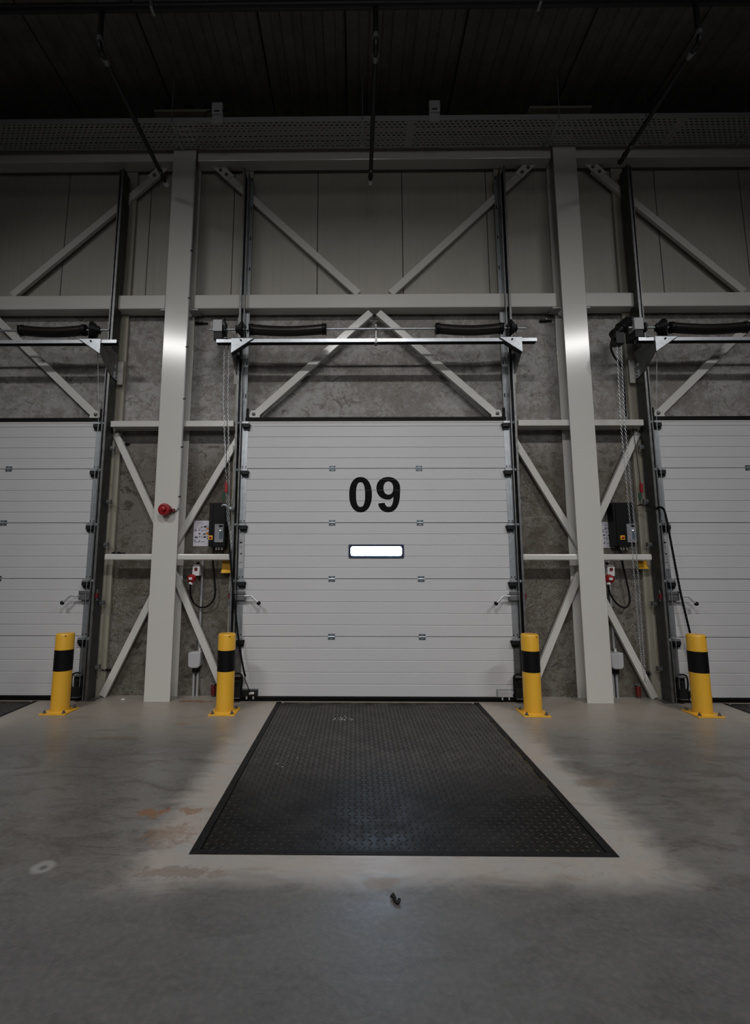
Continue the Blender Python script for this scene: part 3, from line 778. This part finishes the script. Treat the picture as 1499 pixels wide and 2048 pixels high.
# plug sockets with cable loops, wall conduits and floor boxes
def socket(x, who):
    t = thing('power_socket','white wall socket with red industrial plug '+who,'socket',(x,.12,1.22),'red plug sockets')
    m = MB(); m.prism([(x-.045,1.300),(x+.035,1.300),(x+.040,1.400),(x+.030,1.425),(x-.025,1.425),(x-.040,1.405)],'y',.06,.205); b = m.build('socket_body', M['plwhite'], t, bevel=.006)
    m = MB(); m.cyl((x-.002,.060,1.375),(x-.002,.050,1.375),.018,n=14); m.build('switch_button', M['redd'], b)
    m = MB(); m.lathe((x-.030,.066,1.283),(-.25,-.8,-.35),[(0,.038),(.012,.046),(.05,.046),(.056,.038)],20); m.build('red_collar', M['red'], t, smooth=40)
    m = MB(); m.box(x-.058,x-.022,-.0,.016,1.260,1.286); m.build('plug_label', M['plwhite'], t)
    m = MB(); m.cyl((x-.030,.06,1.262),(x-.052,.045,1.208),.028,.022,n=14); m.build('plug_grip', M['plwhite'], t, smooth=40)
    m = MB(); m.cyl((x-.005,.13,1.425),(x-.005,.13,1.450),.016,n=10); m.build('gland', M['blackpl'], t)
socket(-1.985,'below the lower rail beside the beacon column')
socket(2.568,'below the lower rail beside the plain column')
def loop(pts,who):
    m = MB(); m.tube(pts,.0095,8,7); tag(m.build('power_cable', M['blackrub'], None, smooth=60),'black power cable hanging in a loop '+who,'cable','looped power cables')
loop([(-2.040,.06,1.205),(-2.050,.10,1.10),(-2.015,.13,1.0),(-1.945,.14,.955),(-1.868,.14,.968),(-1.805,.14,1.035),(-1.788,.14,1.116),(-1.800,.14,1.254),(-1.826,.14,1.464),(-1.822,.13,1.60)],'under the door 09 control box')
loop([(2.520,.06,1.20),(2.560,.10,1.10),(2.625,.13,1.015),(2.685,.14,.969),(2.739,.14,.959),(2.781,.14,1.013),(2.787,.14,1.094),(2.770,.14,1.23),(2.742,.13,1.367),(2.722,.12,1.477),(2.715,.12,1.60)],'under the right door control box')
def conduit(x, who):
    m = MB(); m.cyl((x,.190,.51),(x+.002,.190,1.47),.013,n=10)
    tag(m.build('wall_conduit', M['screed'], None, smooth=50),'thin grey conduit running up the wall '+who,'conduit','wall conduits')
conduit(-1.957,'behind the brace beside the beacon column'); conduit(2.602,'behind the brace beside the plain column')
def jbox(x, who):
    t = thing('junction_box','rounded grey junction box on two floor pipes '+who,'junction box',(x,.15,0),'floor junction boxes')
    m = MB(); m.prism([(q[0],q[1]) for q in ([(x+.066,.485),(x-.066,.475)]+[(x-.066+.04-.04*math.cos(a),.352-.04*math.sin(a)) for a in (0,.4,.8,1.2,1.57)]+[(x+.066-.04+.04*math.sin(a),.352-.04*math.cos(a)) for a in (0,.4,.8,1.2,1.57)])],'y',.09,.207)
    m.build('box', M['plgrey'], t, bevel=.010, smooth=40)
    m = MB(); m.cyl((x+.03,.19,.48),(x+.03,.19,.515),.014,n=10); m.build('top_gland', M['plwhite'], t)
    m = MB(); m.box(x-.03,x+.035,.14,.20,.255,.312); m.build('entry_sleeve', M['blackpl'], t)
    for dx in (-.022,.020):
        m = MB(); m.cyl((x+dx,.182,.0),(x+dx,.182,.26),.0135,n=10); m.build('floor_pipe', M['screed'], t, smooth=50)
jbox(-1.978,'beside the beacon column'); jbox(2.583,'half hidden by the plain column')
def fitting(x, who):
    t = thing('red_fitting','small red cap fitting low on the wall '+who,'fitting',(x,.17,.0),'red wall fittings')
    m = MB(); m.cyl((x,.165,.02),(x,.165,.125),.026,n=14); m.build('cap', M['redd'], t, smooth=40)
    m = MB(); m.box(x-.012,x+.012,.15,.208,.125,.15); m.cyl((x-.03,.165,.14),(x+.02,.165,.14),.008,n=8); m.cyl((x,.165,0),(x,.165,.02),.018,n=10); m.build('spindle', M['galvdk'], t)
fitting(-1.775,'behind the bollard left of door 09'); fitting(2.818,'under the K brace by the right door')
# small red door limit switches on the tracks
def limit(x, s, who):
    t = thing('limit_switch','tiny dark red limit switch clipped to the track '+who,'switch',(x,.0,1.06),'limit switches')
    m = MB(); a,b = sorted((x,x+s*.022)); m.box(a,b,-.035,.005,1.060,1.120); m.build('body', M['redd'], t, bevel=.003)
    m = MB(); m.cyl((x+s*.011,-.015,1.12),(x+s*.011,-.015,1.155),.006,n=8); m.cyl((x+s*.011,-.015,1.04),(x+s*.011,-.015,1.06),.008,n=8); m.build('stem', M['zinc'], t)
limit(-1.577,-1,'left of door 09'); limit(1.577,1,'right of door 09'); limit(PITCH-1.577,-1,'of the right door'); limit(-PITCH+1.577,1,'of the left door')

# flexible hoses down the doors
m = MB(); pts = [(-1.592,-.075,1.66),(-1.575,-.085,1.50),(-1.518,-.09,1.05),(-1.449,-.09,.585),(-1.400,-.085,.345),(-1.379,-.08,.268)]
t = thing('door_hose','black spiral hose hanging down the left side of door 09','hose',(-1.47,-.085,.12),'door hoses')
def spiral(pts, r):
    m0 = MB(); m0.tube(pts, r, 8, 26); k = len(m0.v)//8
    cen = [sum((Vector(m0.v[i*8+j]) for j in range(8)),Vector())/8 for i in range(k)]
    for i in range(k):
        f = 1.0 if i%2 else .80
        for j in range(8): m0.v[i*8+j] = tuple(cen[i]+(Vector(m0.v[i*8+j])-cen[i])*f)
    return m0
spiral(pts,.0115).build('spiral_hose', M['blackrub'], t, smooth=80)
m = MB(); m.tube([(-1.379,-.08,.268),(-1.383,-.078,.235),(-1.360,-.07,.18),(-1.338,-.052,.108)],.0045,6,6); m.build('wire', M['blackrub'], t)
t = thing('door_hose','black spiral hose slanting down the right door behind the end bollard','hose',(3.2,-.085,.4),'door hoses')
m = MB(); m.tube([(2.90,.06,2.075),(2.94,.03,2.082),(3.00,-.05,2.045),(3.040,-.075,2.035)],.006,6,6); m.build('wire', M['blackrub'], t)
spiral([(3.040,-.075,2.035),(3.075,-.082,2.040),(3.105,-.085,2.01),(3.122,-.085,1.92),(3.136,-.085,1.80),(3.160,-.085,1.55),(3.205,-.085,1.12),(3.268,-.085,.69),(3.31,-.085,.40)],.0125).build('spiral_hose', M['blackrub'], t, smooth=80)

# black wall anchors that hold the concrete panels
for (x0,x1,z,who) in ((-2.165,-2.01,4.315,'under the beam right of the beacon column'),(1.99,2.135,4.325,'under the beam left of the plain column'),(-2.18,-2.0,3.052,'on the upper rail beside the beacon column'),(1.99,2.17,3.052,'on the upper rail left of the plain column'),
                      (-2.99,-2.85,1.545,'on the lower rail by the left door'),(1.60,1.66,1.545,'on the lower rail right of door 09'),(-3.02,-2.925,.265,'low beside the left door track'),(2.905,3.02,.250,'low beside the right door track'),(-2.945,-2.875,2.82,'below the upper rail by the left door')):
    t = thing('wall_anchor','small black panel anchor '+who,'anchor',((x0+x1)/2,.18,z),'wall panel anchors')
    w = x1-x0; y0 = .10 if z not in (1.545,3.052) else .06
    y0 = .166
    m = MB(); m.box(x0,x0+w*.62,y0,.208,z,z+.022); m.box(x0+w*.55,x1,y0+.012,.208,z+.003,z+.016); m.build('strap', M['dark'], t, bevel=.003)
    m = MB(); m.cyl((x0+w*.45,y0,z+.012),(x0+w*.45,y0-.016,z+.012),.010,n=8); m.build('bolt', M['bolt'], t)

# alarm beacon on the left column and its conduit
t = thing('alarm_beacon','round red alarm sounder mounted on the beige steel column','alarm',(-2.302,-.05,1.95))
m = MB(); m.lathe((-2.302,-.048,2.017),(0,-1,0),[(0,.060),(.045,.062),(.055,.066),(.085,.066),(.095,.060),(.098,.046),(.092,.042),(.092,.030),(.100,.026),(.118,.024),(.122,.014),(.123,.001)],36)
m.build('sounder', M['red'], t, smooth=35)
m = MB(); m.box(-2.245,-2.205,-.085,-.05,1.990,2.030); m.build('cable_entry', M['redd'], t, bevel=.006)
t = thing('beacon_cable','thin grey cable clipped up the column edge to the red beacon','cable',(-2.16,-.055,2.0))
m = MB(); m.tube([(-2.205,-.062,2.008),(-2.185,-.060,2.022),(-2.168,-.058,2.075),(-2.166,-.056,2.13),(-2.166,-.056,3.2),(-2.166,-.056,4.6),(-2.166,-.056,6.3)],.0075,8,5); m.build('conduit', M['screed'], t, smooth=60)
for zz in (2.16,2.72,3.28,3.9,4.5,5.1):
    m = MB(); m.box(-2.178,-2.152,-.066,-.048,zz,zz+.012); m.build('clip', M['dark'], t)

# ------------------------------------------------------------------ bollards
def bollard(x, label):
    y = -.4095
    t = thing('bollard', label, 'bollard', (x,y,0), 'yellow and black bollards')
    r = .0845
    m = MB(); m.lathe((x,y,.012),(0,0,1),[(0,r),(.718,r),(.728,r-.003),(.735,r-.010),(.7365,.001)],40); m.build('post', M['yellow'], t, smooth=35)
    m = MB(); q = r+.0012
    m.lathe((x,y,.392),(0,0,1),[(0,r-.001),(.0002,q),(.1986,q),(.1988,r-.001)],40); m.build('black_band', M['blackp'], t, smooth=35)
    h = .1265
    m = MB(); m.box(x-h,x+h,y-h,y+h,0,.012); m.build('base_plate', M['yellow'], t, bevel=.002)
    m = MB(); m.lathe((x,y,.012),(0,0,1),[(0,r+.010),(.004,r+.006),(.009,r)],40); m.build('weld', M['yellow'], t, smooth=60)
    for sx in (-1,1):
        for sy in (-1,1):
            bx_, by_ = x+sx*.093, y+sy*.093
            m = MB(); m.lathe((bx_,by_,.012),(0,0,1),[(0,.018),(.003,.018),(.003,.0135),(.015,.0135),(.016,.008),(.026,.008),(.028,.005)],12); m.build('anchor_bolt', M['bolt'], t, smooth=30)
    m = MB(); m.cyl((x+.045,y-.0716,.727),(x+.045,y-.078,.727),.005,n=8); m.build('vent_hole', M['dark'], t)
    return t
bollard(-3.11,'yellow bollard with black band in front of the left door')
bollard(-1.4995,'yellow bollard with black band at the left edge of door 09')
bollard(1.4815,'yellow bollard with black band at the right edge of door 09')
bollard(3.103,'yellow bollard with black band in front of the right door')

# ------------------------------------------------------------------ dock levellers
def tread_mesh():
    m = MB(); x0,x1,y0,y1 = -1.004,1.004,-2.747,-.030; zt = -.003
    m.box(x0,x1,y0,y1,-.03,zt)
    px = .0375; i = 0
    nx = int((x1-x0-.02)/px); ny = int((y1-y0-.02)/px)
    for j in range(ny):
        for i in range(nx):
            cx = x0+.022+i*px; cy = y0+.022+j*px
            a = PI/4 if (i+j)%2 else -PI/4
            ca,sa = math.cos(a),math.sin(a); L,W,H = .0200,.0062,.0034
            m.add([(cx+ca*L,cy+sa*L,zt),(cx-sa*W,cy+ca*W,zt),(cx-ca*L,cy-sa*L,zt),(cx+sa*W,cy-ca*W,zt),(cx+ca*L*.45,cy+sa*L*.45,zt+H),(cx-ca*L*.45,cy-sa*L*.45,zt+H)],
                  [(0,1,4),(1,2,5,4),(2,3,5),(3,0,4,5)])
    return m
t = thing('dock_leveller','black treadplate dock leveller set in the floor before door 09','dock leveller',(0,-1.4,0),'dock levellers')
deck = tread_mesh().build('deck_plate', M['tread'], t)
deck.data.materials.append(M['lug'])
for p in deck.data.polygons:
    if p.index >= 6: p.material_index = 1
F = [('side_frame',(-1.050,-1.008,-2.748,-.030)),('side_frame',(1.008,1.050,-2.748,-.030)),('front_frame',(-1.050,1.050,-2.788,-2.751))]
for nm,(a,b,c_,d_) in F: MB().box(a,b,c_,d_,-.03,.0015).build(nm, M['pitframe'], t, bevel=.001)
m = MB()
for a,b in ((-.62,-.46),(-.86,-.70),(-1.22,-1.08),(-1.52,-1.36),(-1.74,-1.58),(-1.98,-1.90)): m.box(1.0045,1.0075,a,b,-.02,-.0005)
m.build('warning_stripe', M['yellowworn'], t)
for xx in (-.985,.985): MB().cyl((xx,-.045,-.003),(xx,-.045,.008),.010,n=10).build('corner_stud', M['galvbr'], t)
for k,lb in ((-1,'dark dock leveller corner at the left edge of the picture'),(1,'dark dock leveller corner at the right edge of the picture')):
    r = t.copy(); COL.objects.link(r); r.location.x = k*PITCH; r['label'] = lb
    for ch in list(t.children):
        c_ = ch.copy(); COL.objects.link(c_); c_.parent = r

# ------------------------------------------------------------------ cable tray under the roof
t = thing('cable_tray','long perforated steel cable tray hung under the roof along the wall','cable tray',(0,-.25,6.44))
y0,y1,zt = -.425,-.072,6.45
m = MB(); X0,X1 = -6.5,6.5
rows = 10; rh = (y1-y0)/rows; pit = .0605; nsl = int((X1-X0)/pit)
for j in range(rows):
    ya = y0+j*rh; yb = ya+rh; ys = ya+rh*.30; ye = ya+rh*.66
    quad(m,X0,X1,ya,ys,zt); quad(m,X0,X1,ye,yb,zt)
    off = pit*.5*(j%2)
    for i in range(nsl):
        a = X0+i*pit+off
        quad(m,a,a+pit*.45,ys,ye,zt)
m.build('tray_bottom', M['tray'], t)
m = MB(); m.box(X0,X1,y0-.003,y0-.0005,zt-.002,zt+.055); m.box(X0,X1,y0-.003,y0+.012,zt+.055,zt+.059); m.build('side_lip', M['tray'], t); MB().box(X0,X1,y1+.0005,y1+.003,zt-.002,zt+.055).build('side_lip', M['tray'], t)
for xx in (-2.325,-.143,2.09,4.365):
    m = MB(); m.box(xx-.016,xx+.016,y0-.012,y1+.012,zt-.010,zt-.003); m.cyl((xx,y0-.018,zt-.02),(xx,y0-.018,ZC),.0045,n=6); m.lathe((xx,y0-.018,zt-.024),(0,0,1),[(0,.010),(.012,.010)],8)
    m.build('hanger', M['galv'], t)
for xx in (.414,3.495,-4.55):
    m = MB(); m.box(xx-.045,xx+.045,y0+.004,y1-.004,zt-.0045,zt-.001); m.box(xx+.006,xx+.012,y0,y1,zt-.009,zt-.0045); m.build('splice_plate', M['tray'], t)
for xx in (-2.72,3.07):
    m = MB(); m.cyl((xx,-.445,zt),(xx,-.445,ZC),.0035,n=6); m.build('hanger_rod', M['galvdk'], t)
for yy,r in ((-.36,.014),(-.30,.010),(-.22,.016),(-.15,.012)):
    m = MB(); m.tube([(X0,yy,zt+.02),(-2,yy+.01,zt+.022),(1,yy-.008,zt+.02),(X1,yy,zt+.022)],r,8,8); m.build('laid_cable', M['blackrub'], t)
for xx,who in ((-1.800,'nearer the beacon column'),(.675,'above door 09')):
    t = thing('tray_box','small grey connection box on the cable tray lip '+who,'junction box',(xx,-.44,6.44),'boxes on the cable tray')
    m = MB(); m.box(xx-.062,xx+.062,-.478,-.430,6.515,6.655); m.build('box', M['plgrey'], t, bevel=.008)
    m = MB(); m.box(xx-.060,xx+.060,-.445,-.4281,6.425,6.515); m.build('fixing_plate', M['plgrey'], t)
    for s in (-1,1):
        MB().cyl((xx+s*.062,-.455,6.565),(xx+s*.085,-.455,6.565),.013,n=10).build('gland', M['blackpl'], t)
        m = MB(); m.tube([(xx+s*.085,-.455,6.565),(xx+s*.12,-.45,6.56),(xx+s*.15,-.42,6.53),(xx+s*.16,-.39,6.47)],.007,6,4); m.build('lead', M['blackpl'], t)
    MB().box(xx-.03,xx+.03,-.482,-.478,6.53,6.545).build('latch', M['blackpl'], t)

# ------------------------------------------------------------------ sprinkler pipes
t = thing('sprinkler_main','thick black sprinkler main crossing under the roof','pipe',(0,-1.785,6.2))
m = MB(); m.cyl((-8,-1.785,6.2),(8,-1.785,6.2),.036,n=16); m.build('pipe', M['blackpipe'], t, smooth=50)
for xx in (-1.98,1.35,-4.2,4.3):
    m = MB(); m.box(xx-.012,xx+.012,-1.825,-1.745,6.16,6.24); m.cyl((xx,-1.785,6.24),(xx,-1.785,ZC),.006,n=6); m.build('hanger', M['galvdk'], t)
def branch(x, yend, label, head=True):
    t = thing('sprinkler_branch', label, 'pipe', (x,-1.0,5.8), 'sprinkler branch pipes')
    m = MB(); m.tube([(x,-1.785,6.170),(x,-1.785,5.95),(x,-1.785,5.84),(x,-1.765,5.80),(x,-1.70,5.80),(x,-1.2,5.80),(x,yend-.10,5.80)],.022,12,4); m.build('pipe', M['blackpipe'], t, smooth=60)
    MB().lathe((x,-1.785,5.90),(0,0,-1),[(0,.028),(.04,.030),(.045,.026)],14).build('coupling', M['galvdk'], t, smooth=40); MB().lathe((x,-1.70,5.80),(0,1,0),[(0,.030),(.05,.030),(.055,.026)],14).build('coupling', M['galvdk'], t, smooth=40)
    m = MB(); m.lathe((x,yend-.11,5.80),(0,1,0),[(0,.028),(.03,.028),(.035,.018),(.07,.018)],14); m.build('reducer', M['dark'], t, smooth=40)
    m = MB(); m.lathe((x,yend-.05,5.80),(0,1,0),[(0,.018),(.02,.026),(.045,.030),(.060,.024),(.068,.006)],18)
    m.build('sprinkler_head', M['plwhite'] if head else M['dark'], t, smooth=50)
    m = MB(); m.cyl((x,-.46 if yend>-.4 else -.75,5.822),(x,-.46 if yend>-.4 else -.75,6.38 if False else 5.90),.005,n=6); m.box(x-.014,x+.014,(-.475 if yend>-.4 else -.765),(-.445 if yend>-.4 else -.735),5.775,5.826); m.build('pipe_clip', M['galvdk'], t)
branch(-2.417,-.262,'black sprinkler branch pipe in front of the beacon column, white tipped')
branch(-.052,-.262,'black sprinkler branch pipe above door 09, white tipped')
branch(2.678,-.53,'black sprinkler branch pipe beside the plain column, dark tipped',False)

# ------------------------------------------------------------------ floor debris
m = MB(); m.tube([(-.078,-3.100,.008),(-.070,-3.115,.010),(-.066,-3.132,.008),(-.055,-3.140,.007),(-.049,-3.128,.014)],.0068,7,4)
m.ring_sweep([(-.086,-3.104,.006),(-.074,-3.100,.012),(-.064,-3.112,.006)],[.004,.010,.005],7)
tag(m.build('rubber_scrap', M['scrap'], None, smooth=60),'small curled black scrap lying on the floor before the leveller','scrap')
m = MB(); m.lathe((-2.69,.02,0),(0,0,1),[(0,.022),(.006,.026),(.014,.016),(.018,.004)],7)
tag(m.build('white_crumb', M['whitebit'], None),'white crumb of filler on the floor left of the beacon column','crumb')
random.seed(3)
t = thing('paint_flakes','few white flakes on the treadplate near door 09','flakes',(-.35,-.60,0)); t['kind'] = 'stuff'
m = MB()
for i in range(26):
    x_,y_ = random.gauss(-.35,.045), random.gauss(-.60,.03); r_ = random.uniform(.002,.008)
    m.lathe((x_,y_,-.001),(0,0,1),[(0,r_),(.002,r_*.6)],5)
for x_,y_ in ((-.66,-1.55),(-.60,-1.30),(-.79,-1.66),(-.75,-1.71)): m.lathe((x_,y_,-.001),(0,0,1),[(0,.006),(.001,.004)],5)
m.build('flakes', M['whitebit'], t, kind='stuff')

# ------------------------------------------------------------------ light
def strip(name, x, y, z, tx, ty, tz, size_x, size_y, power, spread, col=(1,.97,.93)):
    L = bpy.data.lights.new(name,'AREA'); L.shape = 'RECTANGLE'; L.size = size_x; L.size_y = size_y; L.energy = power; L.color = col; L.spread = math.radians(spread)
    o = bpy.data.objects.new(name, L); COL.objects.link(o); o.location = (x,y,z)
    o.rotation_euler = (Vector((tx,ty,tz))-Vector((x,y,z))).to_track_quat('-Z','Y').to_euler()
    return o
for x,p in ((-4.35,.95),(0.,1.0),(4.75,.95)):
    strip('aisle_light', x,-5.4,6.45, x*.6,-.45,0., 1.5,.14, 37*p, 92, (1,.985,.965))
for x,p in ((-4.6,.5),(0,1),(4.9,.5)):
    strip('rear_aisle_light', x,-13.2,6.3, x*.5,0,.6, 1.6,2.4, 23*p, 64, (1,.985,.965))
w = bpy.data.worlds.new('hall'); S.world = w; w.use_nodes = True
w.node_tree.nodes['Background'].inputs[0].default_value = (.80,.88,1.0,1); w.node_tree.nodes['Background'].inputs[1].default_value = .004

# ------------------------------------------------------------------ camera
f,px_,py_,yaw,pitch,roll,X,Y,Z = CAM = [984.6879,698.2329,999.0702,-.0111,.1366,.0006,-.2352,-5.4102,1.3958]
cy,sy,cp,sp = math.cos(yaw),math.sin(yaw),math.cos(pitch),math.sin(pitch)
fw = Vector((sy*cp,cy*cp,sp)); r0 = Vector((cy,-sy,0)); u0 = r0.cross(fw)
r1 = r0*math.cos(roll)+u0*math.sin(roll); u1 = u0*math.cos(roll)-r0*math.sin(roll)
cam = bpy.data.cameras.new('camera'); co = bpy.data.objects.new('camera', cam); COL.objects.link(co)
mw = Matrix((r1,u1,-fw)).transposed().to_4x4(); mw.translation = (X,Y,Z); co.matrix_world = mw
cam.sensor_fit = 'AUTO'; cam.sensor_width = 36; cam.lens = f/2048*36
cam.shift_x = (749.5-px_)/2048; cam.shift_y = (py_-1024)/2048
cam.clip_end = 100
S.camera = co
S.view_settings.view_transform = 'Standard'; S.view_settings.look = 'None'; S.view_settings.gamma = 1; S.view_settings.use_curve_mapping = False
S.view_settings.exposure = 0
